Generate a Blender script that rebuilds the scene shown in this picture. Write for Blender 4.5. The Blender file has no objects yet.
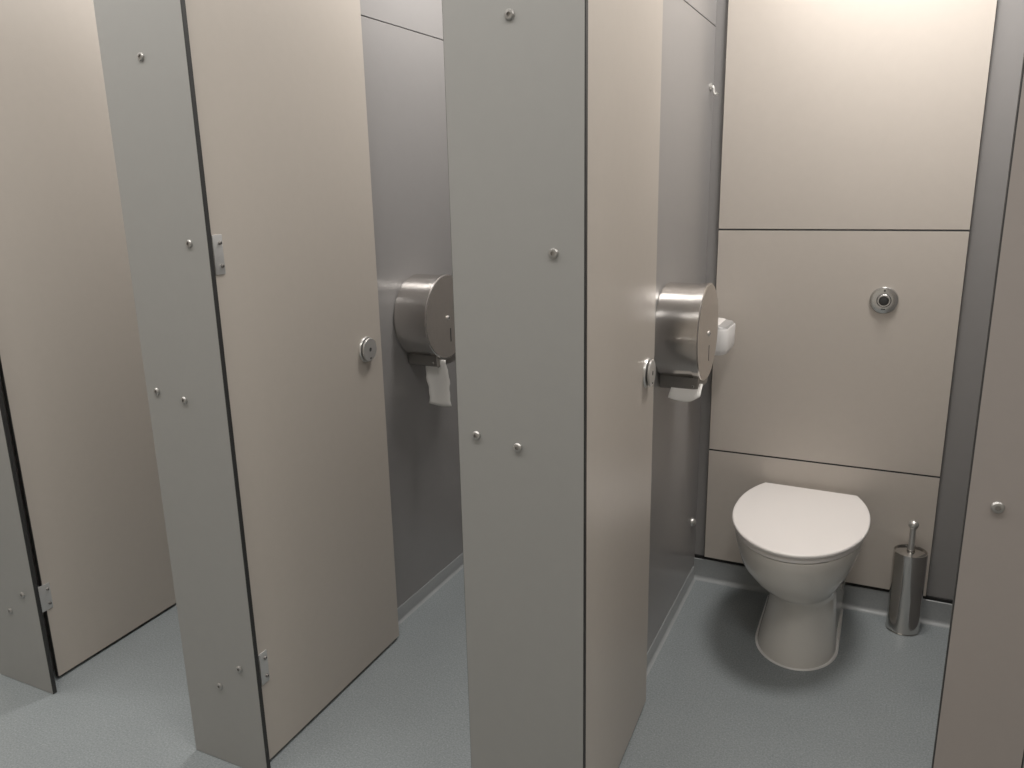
import bpy, bmesh, math, random
from mathutils import Vector, Matrix
random.seed(4)
scene = bpy.context.scene
COL = scene.collection
PI = math.pi

# ------------------------------------------------------------------ materials
def srgb(r, g, b):
    f = lambda c: (c/255/12.92) if c/255 <= .04045 else ((c/255+.055)/1.055)**2.4
    return (f(r), f(g), f(b), 1)

def mat(name, col, rough=.5, metal=0, spec=.5, grain=None, bump=None, aniso=0, coat=0, rgrain=0):
    m = bpy.data.materials.new(name); m.use_nodes = True
    nt = m.node_tree; b = nt.nodes['Principled BSDF']
    b.inputs['Base Color'].default_value = col
    b.inputs['Roughness'].default_value = rough
    b.inputs['Metallic'].default_value = metal
    b.inputs['Specular IOR Level'].default_value = spec
    b.inputs['Coat Weight'].default_value = coat
    tc = nt.nodes.new('ShaderNodeTexCoord')
    if grain:                                   # (scale, amount): fine procedural mottling of the colour
        sc, amt = grain
        n = nt.nodes.new('ShaderNodeTexNoise'); n.inputs['Scale'].default_value = sc
        n.inputs['Detail'].default_value = 3; n.inputs['Roughness'].default_value = .6
        nt.links.new(tc.outputs['Object'], n.inputs['Vector'])
        r = nt.nodes.new('ShaderNodeValToRGB')
        r.color_ramp.elements[0].position = .3; r.color_ramp.elements[1].position = .7
        r.color_ramp.elements[0].color = tuple(c*(1-amt) for c in col[:3])+(1,)
        r.color_ramp.elements[1].color = tuple(min(1, c*(1+amt)) for c in col[:3])+(1,)
        nt.links.new(n.outputs['Fac'], r.inputs['Fac'])
        nt.links.new(r.outputs['Color'], b.inputs['Base Color'])
    if bump:
        sc, st = bump
        n2 = nt.nodes.new('ShaderNodeTexNoise'); n2.inputs['Scale'].default_value = sc; n2.inputs['Detail'].default_value = 4
        nt.links.new(tc.outputs['Object'], n2.inputs['Vector'])
        bp = nt.nodes.new('ShaderNodeBump'); bp.inputs['Strength'].default_value = st; bp.inputs['Distance'].default_value = .002
        nt.links.new(n2.outputs['Fac'], bp.inputs['Height']); nt.links.new(bp.outputs['Normal'], b.inputs['Normal'])
    if aniso:
        b.inputs['Anisotropic'].default_value = aniso
        t = nt.nodes.new('ShaderNodeTangent'); t.direction_type = 'RADIAL'; t.axis = 'X'; b.inputs['Anisotropic Rotation'].default_value = .25
        nt.links.new(t.outputs['Tangent'], b.inputs['Tangent'])
    return m

def floor_mat():
    m = mat('speckled_safety_vinyl', (.3, .3, .3, 1), .42)
    nt = m.node_tree; b = nt.nodes['Principled BSDF']
    tc = nt.nodes.new('ShaderNodeTexCoord')
    n = nt.nodes.new('ShaderNodeTexNoise'); n.inputs['Scale'].default_value = 210; n.inputs['Detail'].default_value = 4
    n2 = nt.nodes.new('ShaderNodeTexNoise'); n2.inputs['Scale'].default_value = 6
    v = nt.nodes.new('ShaderNodeTexVoronoi'); v.inputs['Scale'].default_value = 170
    for x in (n, n2, v): nt.links.new(tc.outputs['Object'], x.inputs['Vector'])
    r = nt.nodes.new('ShaderNodeValToRGB')
    e = r.color_ramp.elements
    e[0].position = .32; e[0].color = FLOOR_DARK
    e[1].position = .68; e[1].color = FLOOR_LIGHT
    nt.links.new(n.outputs['Fac'], r.inputs['Fac'])
    sp = nt.nodes.new('ShaderNodeValToRGB')
    sp.color_ramp.elements[0].position = .12; sp.color_ramp.elements[0].color = (.35, .35, .35, 1)
    sp.color_ramp.elements[1].position = .2; sp.color_ramp.elements[1].color = (0, 0, 0, 1)
    nt.links.new(v.outputs['Distance'], sp.inputs['Fac'])
    mx = nt.nodes.new('ShaderNodeMix'); mx.data_type = 'RGBA'
    nt.links.new(sp.outputs['Color'], mx.inputs['Factor'])
    nt.links.new(r.outputs['Color'], mx.inputs['A'])
    nt.links.new(v.outputs['Color'], mx.inputs['B'])
    hs = nt.nodes.new('ShaderNodeHueSaturation'); hs.inputs['Saturation'].default_value = 0; hs.inputs['Value'].default_value = .6
    nt.links.new(v.outputs['Color'], hs.inputs['Color']); nt.links.new(hs.outputs['Color'], mx.inputs['B'])
    br = nt.nodes.new('ShaderNodeHueSaturation')
    mr = nt.nodes.new('ShaderNodeMapRange'); mr.inputs['To Min'].default_value = .93; mr.inputs['To Max'].default_value = 1.07
    nt.links.new(n2.outputs['Fac'], mr.inputs['Value']); nt.links.new(mr.outputs['Result'], br.inputs['Value'])
    nt.links.new(mx.outputs['Result'], br.inputs['Color']); nt.links.new(br.outputs['Color'], b.inputs['Base Color'])
    bp = nt.nodes.new('ShaderNodeBump'); bp.inputs['Strength'].default_value = .12; bp.inputs['Distance'].default_value = .001
    nt.links.new(n.outputs['Fac'], bp.inputs['Height']); nt.links.new(bp.outputs['Normal'], b.inputs['Normal'])
    return m

FLOOR_DARK = (.160, .183, .192, 1)
FLOOR_LIGHT = (.262, .288, .297, 1)
M = dict(
    beige=mat('beige_laminate', (.425, .384, .338, 1), .38, grain=(35, .012)),
    duct=mat('beige_duct_laminate', (.525, .476, .424, 1), .42, grain=(35, .012)),
    grey=mat('grey_laminate', (.275, .273, .262, 1), .42, grain=(30, .012)),
    grey_warm_cast=mat('grey_laminate_warm_light_cast', (.295, .262, .243, 1), .42, grain=(30, .012)),  # same grey laminate, warm cast of the mixed light put into its colour
    grey_dark=mat('slate_grey_laminate', (.232, .225, .222, 1), .3, grain=(30, .012)),
    core=mat('black_laminate_core', (.012, .012, .012, 1), .6),
    black=mat('black_shadow_strip', (.006, .006, .006, 1), .7),
    floor=floor_mat(),
    skirt=mat('grey_vinyl_skirting', (.275, .29, .295, 1), .4, grain=(160, .06)),
    white_wall=mat('white_painted_plaster', (.72, .68, .62, 1), .7, bump=(80, .05)),
    ceil=mat('white_ceiling_tile', (.78, .76, .72, 1), .8, bump=(60, .1)),
    steel=mat('brushed_stainless_steel', (.70, .67, .64, 1), .22, 1, aniso=.75),
    steel_face=mat('satin_stainless_steel', (.66, .61, .56, 1), .40, 1, grain=(60, .02)),
    dark_steel=mat('dark_grey_steel', (.3, .285, .27, 1), .4, .9),  # darker steel for the paper outlet and small screw details
    chrome=mat('satin_chrome', (.66, .65, .63, 1), .3, .8),
    plate=mat('bright_chrome', (.56, .56, .555, 1), .2, 1),
    polish=mat('polished_steel', (.60, .585, .565, 1), .09, 1),
    alu=mat('satin_aluminium', (.56, .56, .55, 1), .42, .6),
    screw=mat('steel_screw', (.36, .35, .335, 1), .34, .75),
    recess=mat('dark_recess', (.03, .03, .03, 1), .5),
    porcelain=mat('white_porcelain', (.72, .69, .64, 1), .1, coat=.3),
    plastic=mat('white_plastic', (.9, .86, .83, 1), .33),
    box=mat('white_box_plastic', (.74, .73, .72, 1), .35),
    box_grey=mat('grey_plastic', (.36, .355, .35, 1), .4),
    paper=mat('white_tissue', (.84, .82, .79, 1), .9, bump=(300, .2)),
    seal=mat('white_sealant', (.75, .74, .72, 1), .4),
)

# ------------------------------------------------------------------ object helpers
def mesh_obj(name, bm, mats, parent=None, smooth=True, angle=35):
    bmesh.ops.recalc_face_normals(bm, faces=bm.faces)
    me = bpy.data.meshes.new(name); bm.to_mesh(me); bm.free()
    for m in (mats if isinstance(mats, (list, tuple)) else [mats]): me.materials.append(m)
    o = bpy.data.objects.new(name, me); COL.objects.link(o)
    if smooth:
        for p in me.polygons: p.use_smooth = True
        try: me.set_sharp_from_angle(angle=math.radians(angle))
        except Exception: pass
    if parent: o.parent = parent
    return o

def thing(name, label, cat, loc=(0, 0, 0), rz=0, group=None):
    o = bpy.data.objects.new(name, None); COL.objects.link(o)
    o.empty_display_size = .05
    o.location = loc; o.rotation_euler = (0, 0, rz)
    o['label'] = label; o['category'] = cat; o['kind'] = 'thing'
    if group: o['group'] = group
    return o

def tag(o, label, cat, group=None):
    o['label'] = label; o['category'] = cat; o['kind'] = 'thing'
    if group: o['group'] = group
    return o

def struct(name, bm, m, smooth=False):
    o = mesh_obj(name, bm, m, None, smooth)
    o['kind'] = 'structure'
    return o

def add_box(bm, x0, x1, y0, y1, z0, z1, bev=0, mi=0):
    vs = [bm.verts.new((x, y, z)) for x in (x0, x1) for y in (y0, y1) for z in (z0, z1)]
    idx = [(0, 1, 3, 2), (4, 6, 7, 5), (0, 4, 5, 1), (2, 3, 7, 6), (0, 2, 6, 4), (1, 5, 7, 3)]
    fs = [bm.faces.new([vs[i] for i in f]) for f in idx]
    for f in fs: f.material_index = mi
    if bev:
        es = list({e for f in fs for e in f.edges})
        r = bmesh.ops.bevel(bm, geom=es, offset=bev, segments=2, affect='EDGES', profile=.5)
        for f in r['faces']: f.material_index = mi
    return fs

def box(*a, **k):
    bm = bmesh.new(); add_box(bm, *a, **k); return bm

def panel_bm(x0, x1, y0, y1, z0, z1, face_axis):
    """compact-laminate sheet: coloured faces (slot 0), black core edges (slot 1)"""
    bm = bmesh.new()
    add_box(bm, x0, x1, y0, y1, z0, z1)
    bmesh.ops.recalc_face_normals(bm, faces=bm.faces)
    bmesh.ops.bevel(bm, geom=list(bm.edges), offset=.0016, segments=1, affect='EDGES')
    bm.normal_update()
    bmesh.ops.recalc_face_normals(bm, faces=bm.faces); bm.normal_update()
    for f in bm.faces:
        f.material_index = 0 if abs(f.normal[face_axis]) > .95 else 1
    return bm

AX = {'x': Matrix.Rotation(PI/2, 4, 'Y'), '-y': Matrix.Rotation(PI/2, 4, 'X'), 'z': Matrix.Identity(4)}
def add_lathe(bm, prof, n=32, axis='z', at=(0, 0, 0), mats=None):
    """revolve (r, h) profile; h runs along the axis ('x': +X, '-y': towards -Y, 'z': up)"""
    T = Matrix.Translation(at) @ AX[axis]
    rings = []
    for r, h in prof:
        if r < 1e-6: rings.append([bm.verts.new(T @ Vector((0, 0, h)))])
        else: rings.append([bm.verts.new(T @ Vector((r*math.cos(2*PI*k/n), r*math.sin(2*PI*k/n), h))) for k in range(n)])
    for i in range(len(rings)-1):
        a, b = rings[i], rings[i+1]
        mi = mats[i] if mats else 0
        for k in range(n):
            k2 = (k+1) % n
            if len(a) == 1 and len(b) == 1: continue
            if len(a) == 1: f = bm.faces.new((a[0], b[k], b[k2]))
            elif len(b) == 1: f = bm.faces.new((a[k], a[k2], b[0]))
            else: f = bm.faces.new((a[k], a[k2], b[k2], b[k]))
            f.material_index = mi
    return bm

def lathe(*a, **k): return add_lathe(bmesh.new(), *a, **k)

def add_prism(bm, poly, axis, a, b, mi=0):
    """extrude a 2-D polygon along an axis; poly is (y,z) for x, (x,z) for y, (x,y) for z"""
    def P(p, t): return {'x': (t, p[0], p[1]), 'y': (p[0], t, p[1]), 'z': (p[0], p[1], t)}[axis]
    A = [bm.verts.new(P(p, a)) for p in poly]; B = [bm.verts.new(P(p, b)) for p in poly]
    n = len(poly); fs = [bm.faces.new(A), bm.faces.new(B)]
    for i in range(n): fs.append(bm.faces.new((A[i], A[(i+1) % n], B[(i+1) % n], B[i])))
    for f in fs: f.material_index = mi
    return fs
def prism(*a, **k):
    bm = bmesh.new(); add_prism(bm, *a, **k); return bm

def loft(bm, rings, cap0=True, cap1=True, mi=0):
    R = [[bm.verts.new(p) for p in ring] for ring in rings]
    n = len(R[0])
    for i in range(len(R)-1):
        for k in range(n):
            bm.faces.new((R[i][k], R[i][(k+1) % n], R[i+1][(k+1) % n], R[i+1][k])).material_index = mi
    if cap0: bm.faces.new(R[0]).material_index = mi
    if cap1: bm.faces.new(R[-1]).material_index = mi

def add_tube(bm, pts, rad, n=12, mi=0):
    pts = [Vector(p) for p in pts]; rings = []
    for i, p in enumerate(pts):
        d = (pts[min(i+1, len(pts)-1)] - pts[max(i-1, 0)]).normalized()
        u = d.orthogonal().normalized() if i == 0 else (u - d*u.dot(d)).normalized()
        v = d.cross(u); r = rad[i] if isinstance(rad, (list, tuple)) else rad
        rings.append([p + r*(math.cos(2*PI*k/n)*u + math.sin(2*PI*k/n)*v) for k in range(n)])
    loft(bm, rings, mi=mi)

# ------------------------------------------------------------------ layout (metres; facade face at Y = 0, camera towards -Y)
A0, L1, R1, L2, R2, L3 = -2.1385, -1.5591, -1.3089, -.7173, -.4607, .1301
Q1, Q2, YB = -1.4166, -.567, 1.4615
T = .013
ZT = 2.30
WALL_Y = YB + T

# ------------------------------------------------------------------ setting
struct('floor', box(-4, 2.4, -2.6, WALL_Y, -.1, 0), M['floor'])
struct('ceiling', box(-4, 2.4, -2.6, WALL_Y, 2.6, 2.68), M['ceil'])
struct('wall_back', box(-4, 2.4, WALL_Y, WALL_Y+.1, -.1, 2.7), M['grey_dark'])
struct('wall_front', box(-4, 2.4, -2.7, -2.6, -.1, 2.7), M['white_wall'])
struct('wall_left', box(-4.1, -4, -2.7, WALL_Y+.1, -.1, 2.7), M['white_wall'])
struct('wall_right', box(2.4, 2.5, -2.7, WALL_Y+.1, -.1, 2.7), M['white_wall'])
struct('wall_cubicle_right', box(.285, .325, T, WALL_Y, 0, 2.6), M['grey_dark'])
struct('wall_cubicle_left_unseen', box(-2.30, -2.26, T, WALL_Y, 0, 2.6), M['grey_dark'])  # unseen partition behind the far left pilaster, put in to block light
struct('wall_facade_right', box(.2485, 2.4, .001, .012, 0, 2.6), M['grey'])
struct('shadow_gap_strip_1', box(Q2, .285, WALL_Y-.008, WALL_Y, .082, .0925), M['black'])  # black strip paints in the shade of the gap below the panels

def cove(h, t, foot):
    """skirting profile: (distance from wall, height)"""
    p = [(0, 0), (0, h), (t*.6, h), (t, h-.003), (t, foot*.9)]
    for k in range(1, 7):
        a = k/6*PI/2
        p.append((t + foot*(1-math.cos(a)), foot*.9*(1-math.sin(a))+.0004))
    p[-1] = (t+foot, 0)
    return p
pb = [(WALL_Y-a, b) for a, b in cove(.082, .010, .016)]
struct('baseboard_back', prism(pb, 'x', Q2+.0005, .2845), M['skirt'], True)
for nm, q in (('baseboard_left', Q2), ('baseboard_middle', Q1)):
    p = [(q+a, b) for a, b in cove(.052, .003, .010)]
    struct(nm, prism(p, 'y', T+.001, WALL_Y-.02), M['skirt'], True)

# ------------------------------------------------------------------ fixings
def screw_bm(axis, at, r=.0088):
    return lathe([(0, 0), (r, 0), (r, .002), (r*.8, .0042), (r*.42, .0048), (r*.4, .0025), (0, .0025)], 18, axis, at,
                 [0, 0, 0, 0, 1, 1])

# ------------------------------------------------------------------ cubicle pilasters
def pilaster(x0, x1, label, screws, m='grey'):
    t = thing('cubicle_pilaster', label, 'pilaster', (0, 0, 0), 0, 'cubicle pilasters')
    mesh_obj('pilaster_panel', panel_bm(x0, x1, 0, T, 0, ZT, 1), [M[m], M['core']], t, smooth=False)
    for x, z in screws:
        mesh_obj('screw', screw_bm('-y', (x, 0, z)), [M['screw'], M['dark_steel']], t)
    return t
def scr(x0, w=.2535):
    return [(x0+.122, 1.716), (x0+.196, 1.335), (x0+.036, .992), (x0+.122, .979), (x0+.195, .298), (x0+.120, .229)]
pilaster(A0-.2535, A0, 'grey pilaster at the far left, mostly cut off, only its lower end in view', [(x, z+(.018 if z < .5 else 0)) for x, z in scr(A0-.2535)[2:]])
pilaster(L1, R1, 'tall grey pilaster between the two left beige doors', scr(L1))
pilaster(L2, R2, 'widest grey pilaster in the middle, hiding half of one steel dispenser', [(x+.004, z-.006) for x, z in scr(L2)[:4]]+[(L2+.195, .280), (L2+.120, .229)])
pilaster(L3, .2475, 'grey pilaster at the right edge with a brownish light cast and one screw', [(L3+.039, .98)], 'grey_warm_cast')

# ------------------------------------------------------------------ cubicle partitions
def partition(q, label):
    t = thing('cubicle_partition', label, 'partition', (0, 0, 0), 0, 'cubicle partitions')
    a, b = q-.03, q
    mesh_obj('lower_panel', box(a, b, T+.0005, WALL_Y-.0005, .0, 1.9185, bev=.0008), M['grey_dark'], t, smooth=False)
    mesh_obj('upper_panel', box(a, b, T+.0005, WALL_Y-.0005, 1.9215, ZT, bev=.0008), M['grey_dark'], t, smooth=False)
    mesh_obj('joint_strip', box(a+.006, b-.004, T+.001, WALL_Y-.001, 1.9185, 1.9215), M['core'], t, smooth=False)
    return t
partition(Q1, 'dark grey partition wall seen between the middle door and the wide pilaster')
p2 = partition(Q2, 'dark grey partition wall on the left of the toilet')
mesh_obj('dome_bolt', lathe([(0, 0), (.016, 0), (.016, .003), (.0125, .009), (.007, .0135), (0, .0145)], 18, 'x', (Q2, 1.403, .251)), M['chrome'], p2)

# ------------------------------------------------------------------ doors (hinge line at local origin, leaf along +Y, front face towards +X)
DW = .631
def door(loc, rz, label, hinges, lock=True, h0=.002, h1=.030):
    t = thing('door_leaf', label, 'door', loc, rz, 'open cubicle doors')
    mesh_obj('leaf_panel', panel_bm(-T, 0, 0, DW, .010, 2.16, 0), [M['beige'], M['core']], t, smooth=False)
    for z0, z1 in hinges:
        h = mesh_obj('hinge', box(0, .003, h0, h1, z0, z1, bev=.001), M['alu'], t)
        for z in (z0+.018, z1-.018):
            mesh_obj('screw', screw_bm('x', (.003, h1-.009, z), .0045), [M['dark_steel'], M['recess']], h)
    if lock:
        y, z = .551, .990
        k = mesh_obj('lock', lathe([(0, 0), (.0375, 0), (.0375, .003), (.036, .0055), (.032, .0062), (0, .0062)], 40, 'x', (0, y, z)),
                     M['chrome'], t)
        bm = lathe([(.027, .0062), (.028, .0085), (.032, .009), (.0335, .0105), (.0335, .0135), (.032, .015), (.006, .0154), (.005, .0142), (0, .0142)],
                   40, 'x', (0, y, z), [1, 1, 0, 0, 0, 0, 1, 1])
        add_box(bm, .0148, .0158, y-.004, y+.004, z-.027, z-.023, bev=.0006, mi=1)
        mesh_obj('turn_knob', bm, [M['chrome'], M['recess']], k)
    return t
door((-2.1915, .055, 0), math.radians(3.0), 'beige door standing open at the far left, its foot hinge in view', [(.238, .320), (1.262, 1.352)], h0=-.020, h1=.022)
door((-1.3408, .040, 0), math.radians(1.45), 'wide beige door standing open, round lock beside the partly hidden dispenser', [(.231, .318), (1.264, 1.351)])
door((-.4963, .040, 0), math.radians(2.25), 'beige door seen at a sharp angle right of the middle pilaster', [(.231, .318), (1.264, 1.351)])

# ------------------------------------------------------------------ beige panels behind the toilet
PL, PR, ZJ2, ZJ1 = -.53, .2028, .5137, 1.2873
g = .0013
for z0, z1, lab in ((.0935, ZJ2-g, 'low beige wall panel directly behind the toilet pan'),
                    (ZJ2+g, ZJ1-g, 'middle beige wall panel carrying the round flush button'),
                    (ZJ1+g, 2.59, 'tall beige wall panel above the flush button panel')):
    o = mesh_obj('duct_panel', panel_bm(PL, PR, YB, YB+T-.0003, z0, z1, 1), [M['duct'], M['core']], None, smooth=False)
    tag(o, lab, 'wall panel', 'beige panels behind the toilet')

# ------------------------------------------------------------------ flush button
t = thing('flush_button', 'round chrome flush button with dark centre on the beige panel', 'flush button', (-.009, YB-.0003, 1.072))
mesh_obj('flush_plate', lathe([(0, 0), (.042, 0), (.042, .004), (.0395, .0075), (.036, .0085), (.0215, .0085)], 48, '-y'), M['plate'], t)
mesh_obj('bezel', lathe([(.0215, .0075), (.0205, .013), (.0175, .0165), (.0145, .0165), (.013, .013), (.0128, .0085)], 40, '-y'), M['plate'], t)
mesh_obj('push_button', lathe([(.0128, .009), (.0125, .0135), (.009, .0152), (0, .0155)], 32, '-y'), M['recess'], t)
mesh_obj('flush_dot', lathe([(0, .0084), (.0028, .0084), (.0026, .0094), (0, .0095)], 14, '-y', (0, 0, .0305)), M['recess'], t)
mesh_obj('flush_mark', box(-.006, .006, -.0093, -.0084, -.0285, -.0255, bev=.0003), M['recess'], t)

# ------------------------------------------------------------------ toilet
TX = -.1895
def plan(hw, yb, hb, yf, z, ym=None, n=28, e=2.0, eb=2.0, dx=0):
    """egg/D shaped outline: half-width hw at ym, hb at the straight back yb, rounded nose at yf"""
    if ym is None: ym = yf + hw*1.25
    r = []
    for k in range(n+1):                        # right side back -> nose -> left side back
        a = -PI/2 + PI*k/n                      # nose half
        r.append((hw*abs(math.sin(a))**(2/e)*(1 if a < 0 else -1), ym - (ym-yf)*abs(math.cos(a))**(2/e)))
    m = 8
    right, left = [], []
    for k in range(m):
        s = k/m                                 # s=0 at back, 1 at ym
        w = hb + (hw-hb)*(1-(1-s)**eb)
        right.append((w, yb + (ym-yb)*s)); left.append((-w, yb + (ym-yb)*s))
    pts = right + r + left[::-1]
    return [(TX+dx+x, y, z) for x, y in pts]

t = thing('toilet', 'white back-to-wall toilet with its lid closed against the beige panel', 'toilet', (0, 0, 0))
YW = YB-.0015
secs = [  # z, hw, hb, yf, ym, dx
    (.0008, .119, .121, 1.010, 1.17, .021), (.012, .118, .121, 1.012, 1.17, .021), (.05, .113, .120, 1.020, 1.18, .023), (.10, .106, .119, 1.028, 1.19, .026),
    (.15, .101, .118, 1.031, 1.20, .028), (.19, .100, .117, 1.028, 1.20, .028), (.212, .104, .116, 1.018, 1.20, .024),
    (.226, .114, .115, 1.000, 1.19, .018),
    (.242, .128, .115, .977, 1.19, .011), (.265, .148, .114, .955, 1.20, .004), (.295, .167, .120, .936, 1.205, 0), (.325, .179, .126, .923, 1.21, 0), (.36, .187, .132, .912, 1.21, 0),
    (.388, .191, .136, .906, 1.21, 0), (.395, .189, .134, .908, 1.21, 0)]
bm = bmesh.new()
loft(bm, [plan(hw, (YW if z < .17 else YW-.003), hb, yf, z, ym, dx=dx) for z, hw, hb, yf, ym, dx in secs])
mesh_obj('pan', bm, M['porcelain'], t, angle=60)
bm = bmesh.new()
loft(bm, [plan(.122+d, YW-.022, .121+d, 1.010-d, z, 1.17, dx=.021) for z, d in ((.0002, .004), (.002, .0032), (.004, .001))])
mesh_obj('sealant_bead', bm, M['seal'], t)
def slab(z0, z1, hw, hb, yb, yf, r, ym):
    bm = bmesh.new()
    loft(bm, [plan(hw-d, yb-d*.5, hb-d, yf+d, z, ym, eb=2.4) for z, d in
              ((z0, r), (z0+r*.4, r*.25), (z0+r, 0), (z1-r, 0), (z1-r*.4, r*.22), (z1-r*.1, r*.6), (z1, r*1.3))])
    for v in bm.verts:                          # seat and lid sit slightly askew on their hinges
        dx, dy = v.co.x-TX, v.co.y-1.15
        v.co.x += dy*.034; v.co.y -= dx*.034 + max(0, dy)*.02
    return bm
mesh_obj('seat', slab(.3965, .4125, .193, .140, 1.430, .905, .004, 1.205), M['plastic'], t, angle=60)
mesh_obj('lid', slab(.4145, .4275, .200, .149, 1.440, .897, .005, 1.205), M['plastic'], t, angle=50)
for s in (-1, 1):
    mesh_obj('seat_hinge', lathe([(0, 0), (.013, 0), (.013, .012), (.011, .015), (0, .015)], 20, 'z', (TX+s*.075, 1.446, .3955)), M['chrome'], t)

# ------------------------------------------------------------------ toilet brush
t = thing('toilet_brush', 'polished steel toilet brush holder on the floor right of the toilet', 'toilet brush', (.139, 1.392, 0))
mesh_obj('holder', lathe([(0, .0006), (.050, .0006), (.051, .003), (.0495, .006), (.0496, .125), (.0502, .273), (.0498, .278), (.0472, .2782), (.0462, .274)], 48), M['polish'], t, angle=40)
mesh_obj('holder_lid', lathe([(.0467, .2735), (.044, .2755), (.0125, .2765), (.0112, .283), (.0102, .2835)], 40), M['polish'], t)
h = mesh_obj('handle', lathe([(.0088, .279), (.0088, .3535), (.0098, .3545)], 20), M['chrome'], t)
mesh_obj('handle_knob', lathe([(.0098, .3545), (.0098, .357)]+[(.0155*math.sin(a*PI/10), .369-.0155*math.cos(a*PI/10)) for a in range(3, 10)]+[(0, .3845)], 24), M['chrome'], h)

# ------------------------------------------------------------------ toilet roll dispensers (axis along +X, fixed to the partition)
def dispenser(q, y, z, label, paper):
    t = thing('toilet_roll_dispenser', label, 'dispenser', (q+.0006, y, z), 0, 'round steel toilet roll dispensers')
    R, D = .137, .122
    mesh_obj('drum', lathe([(0, 0), (R-.006, 0), (R-.004, .002), (R-.004, .006), (R-.001, .007), (R-.0025, D-.020)], 96, 'x'), M['steel'], t)
    mesh_obj('cover_rim', lathe([(R-.0035, D-.0215), (R+.0008, D-.021), (R+.0008, D-.003), (R-.0015, D-.0006), (R-.004, D)], 96, 'x'), M['steel'], t)
    mesh_obj('cover', lathe([(R-.0035, D), (0, D)], 96, 'x'), M['steel_face'], t, smooth=False)
    mesh_obj('key_lock', lathe([(0, 0), (.0085, 0), (.0085, .003), (.006, .005), (.003, .005), (.003, .003), (0, .003)], 20, 'x', (D, 0, -.004), [0, 0, 0, 0, 1, 1]), [M['chrome'], M['recess']], t)
    # narrow sight slot in the cover
    mesh_obj('level_slot', box(D-.0002, D+.0008, .012, .018, -.085, -.040, bev=.0003), M['recess'], t)
    # paper outlet chute under the drum
    bm = bmesh.new()
    sec = [(-.066, -.119), (-.064, -.152), (-.058, -.157), (.058, -.157), (.064, -.152), (.066, -.119), (.03, -.13), (-.03, -.13)]
    add_prism(bm, sec, 'x', .004, D-.010)
    for i in range(14):
        yy = -.053 + i*.0082
        add_prism(bm, [(yy-.0035, -.1568), (yy+.0035, -.1568), (yy, -.161)], 'x', D-.014, D-.0105)
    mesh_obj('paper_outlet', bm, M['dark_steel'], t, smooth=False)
    mesh_obj('screw', screw_bm('-y', (.098, -.0652, -.144), .0042), [M['screw'], M['recess']], t)
    # hanging tissue
    bm = bmesh.new(); n, k = 14, 10
    rows = []
    for i in range(n+1):
        s = i/n; row = []
        for j in range(k+1):
            row.append(bm.verts.new(paper(s, j/k)))
        rows.append(row)
    for i in range(n):
        for j in range(k): bm.faces.new((rows[i][j], rows[i+1][j], rows[i+1][j+1], rows[i][j+1]))
    o = mesh_obj('toilet_paper', bm, M['paper'], t, angle=80)
    md = o.modifiers.new('thick', 'SOLIDIFY'); md.thickness = .0006
    return t
def paper_long(s, u):
    wob = .0025*math.sin(9*s+1) + .0015*math.sin(23*s)
    return (.052+.086*u + wob*(1 if u < .5 else -1), -.045+.02*math.sin(1.5*s)+.004*math.sin(5*u), -.135-.160*s-.006*math.sin(3.2*u)*s)
def paper_short(s, u):
    lip = .0045*math.sin(PI*u*1.0)
    return (.040+.083*u-.008*s*(1-u), -.050-.030*math.sin(s*1.5), -.138-.041*s-lip*s*1.6 + .012*s*max(0, u-.7)/.3)
dispenser(Q1, .962, 1.031, 'round steel toilet roll dispenser half hidden by the wide pilaster, paper hanging', paper_long)
dispenser(Q2, .950, 1.033, 'round steel toilet roll dispenser nearest the toilet', paper_short)

# ------------------------------------------------------------------ white sanitary bag box on the partition
t = thing('sanitary_bag_dispenser', 'small white plastic box on the partition behind the steel dispenser', 'dispenser', (Q2+.0006, 1.335, .945))
def rr(x1, ya, yb_, r, z, n=6):
    p = [(0, ya)]
    for k in range(n+1):
        a = -PI/2 + PI/2*k/n; p.append((x1-r+r*math.cos(a), ya+r+r*math.sin(a)))
    for k in range(n+1):
        a = PI/2*k/n; p.append((x1-r+r*math.cos(a), yb_-r+r*math.sin(a)))
    p.append((0, yb_))
    return [(x, y, z) for x, y in p]
bm = bmesh.new()
loft(bm, [rr(.108, -.074, .074, .022, -.044), rr(.116, -.078, .078, .024, -.039), rr(.119, -.080, .080, .025, -.026), rr(.120, -.080, .080, .025, .038), rr(.118, -.079, .079, .025, .041)])
mesh_obj('box_body', bm, M['box'], t, angle=50)
bm = bmesh.new()
loft(bm, [rr(.116, -.077, .077, .024, .0412), rr(.112, -.074, .074, .022, .048), rr(.088, -.071, .073, .016, .052)])
mesh_obj('lid_rim', bm, M['box_grey'], t, angle=40)
bm = bmesh.new()
loft(bm, [rr(.088, -.071, .073, .016, .0522), rr(.086, -.070, .072, .016, .054), rr(.080, -.068, .070, .014, .0552)])
mesh_obj('box_lid', bm, M['plastic'], t, angle=50)
mesh_obj('bag_slot', box(.02, .07, -.03, .03, -.0465, -.0441), M['recess'], t, smooth=False)

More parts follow.
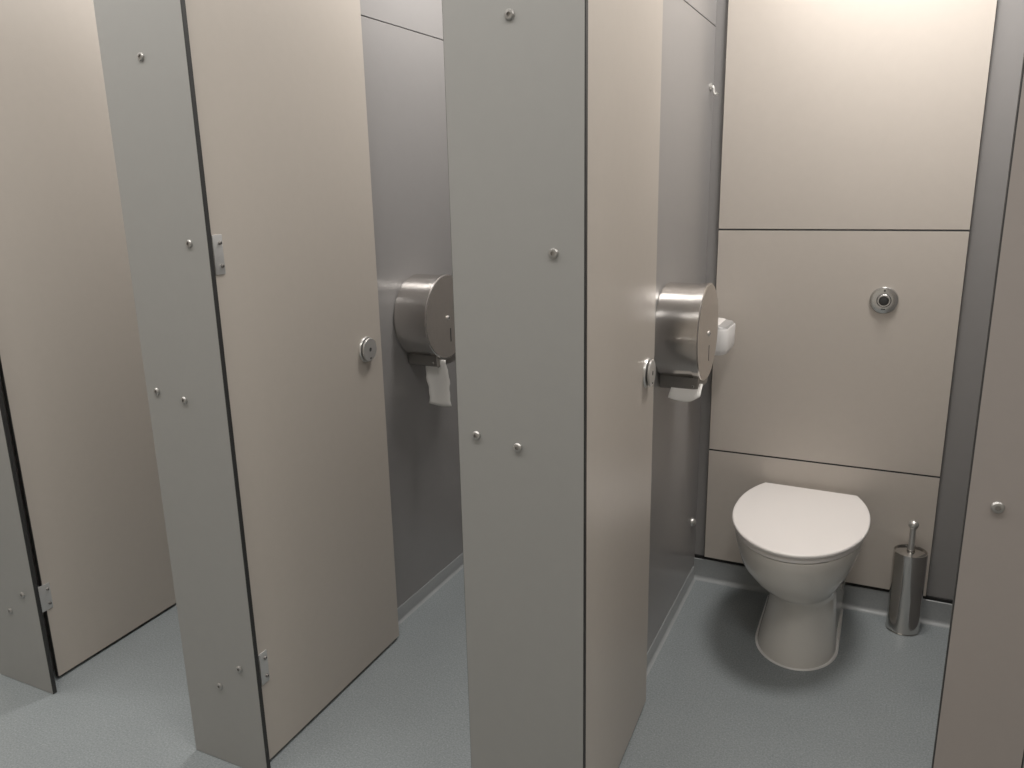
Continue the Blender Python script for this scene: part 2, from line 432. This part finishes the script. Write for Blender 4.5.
# ------------------------------------------------------------------ coat hook
t = thing('coat_hook', 'small chrome coat hook high on the partition near the back corner', 'hook', (Q2+.0004, 1.424, 1.735))
mesh_obj('hook_plate', lathe([(0, 0), (.012, 0), (.012, .003), (.010, .0045), (0, .0045)], 20, 'x'), M['chrome'], t)
bm = bmesh.new()
add_tube(bm, [(.0045, 0, .002), (.008, 0, .001), (.011, 0, -.006), (.012, 0, -.016), (.015, 0, -.023), (.020, 0, -.024), (.023, 0, -.018)], [.004]*6+[.0045], 10)
mesh_obj('hook_arm', bm, M['chrome'], t)

# ------------------------------------------------------------------ light
def area(name, loc, size, power, col, rot=(0, 0, 0), sy=None, spread=180):
    l = bpy.data.lights.new(name, 'AREA'); l.energy = power; l.color = col
    if sy: l.shape = 'RECTANGLE'; l.size = size; l.size_y = sy
    else: l.shape = 'DISK'; l.size = size
    l.spread = math.radians(spread)
    o = bpy.data.objects.new(name, l); o.location = loc; o.rotation_euler = rot; COL.objects.link(o)
    return o
WARM = (1, .95, .90)
for x in (-2.6, -1.72, -.87, -.02):
    area('cubicle_downlight', (x, 1.06, 2.575), .42, 20, WARM)
for x in (-3.3, -2.45, -1.6, -.75, .10, 1.2):
    area('corridor_downlight', (x, -.52, 2.575), .5, 9.5, (1, .96, .91))

w = bpy.data.worlds.new('World'); scene.world = w; w.use_nodes = True
w.node_tree.nodes['Background'].inputs['Color'].default_value = (.8, .8, .8, 1)
w.node_tree.nodes['Background'].inputs['Strength'].default_value = .02

# ------------------------------------------------------------------ camera
yaw, pitch, roll, f = -.45, -.2462, -.0207, 785.2
cy, sy, cp, sp = math.cos(yaw), math.sin(yaw), math.cos(pitch), math.sin(pitch)
fw = Vector((sy*cp, cy*cp, sp)); rt0 = Vector((cy, -sy, 0)); up0 = rt0.cross(fw)
rt = math.cos(roll)*rt0 + math.sin(roll)*up0
up = math.cos(roll)*up0 - math.sin(roll)*rt0
cam = bpy.data.cameras.new('Camera'); co = bpy.data.objects.new('Camera', cam); COL.objects.link(co)
co.matrix_world = Matrix(((rt.x, up.x, -fw.x, 0), (rt.y, up.y, -fw.y, -1.2436), (rt.z, up.z, -fw.z, 1.44), (0, 0, 0, 1)))
cam.sensor_fit = 'HORIZONTAL'; cam.sensor_width = 36; cam.lens = f*36/1024
cam.clip_start = .02
scene.camera = co

scene.view_settings.view_transform = 'Standard'
scene.view_settings.look = 'None'
scene.view_settings.exposure = 0
scene.view_settings.gamma = 1.15
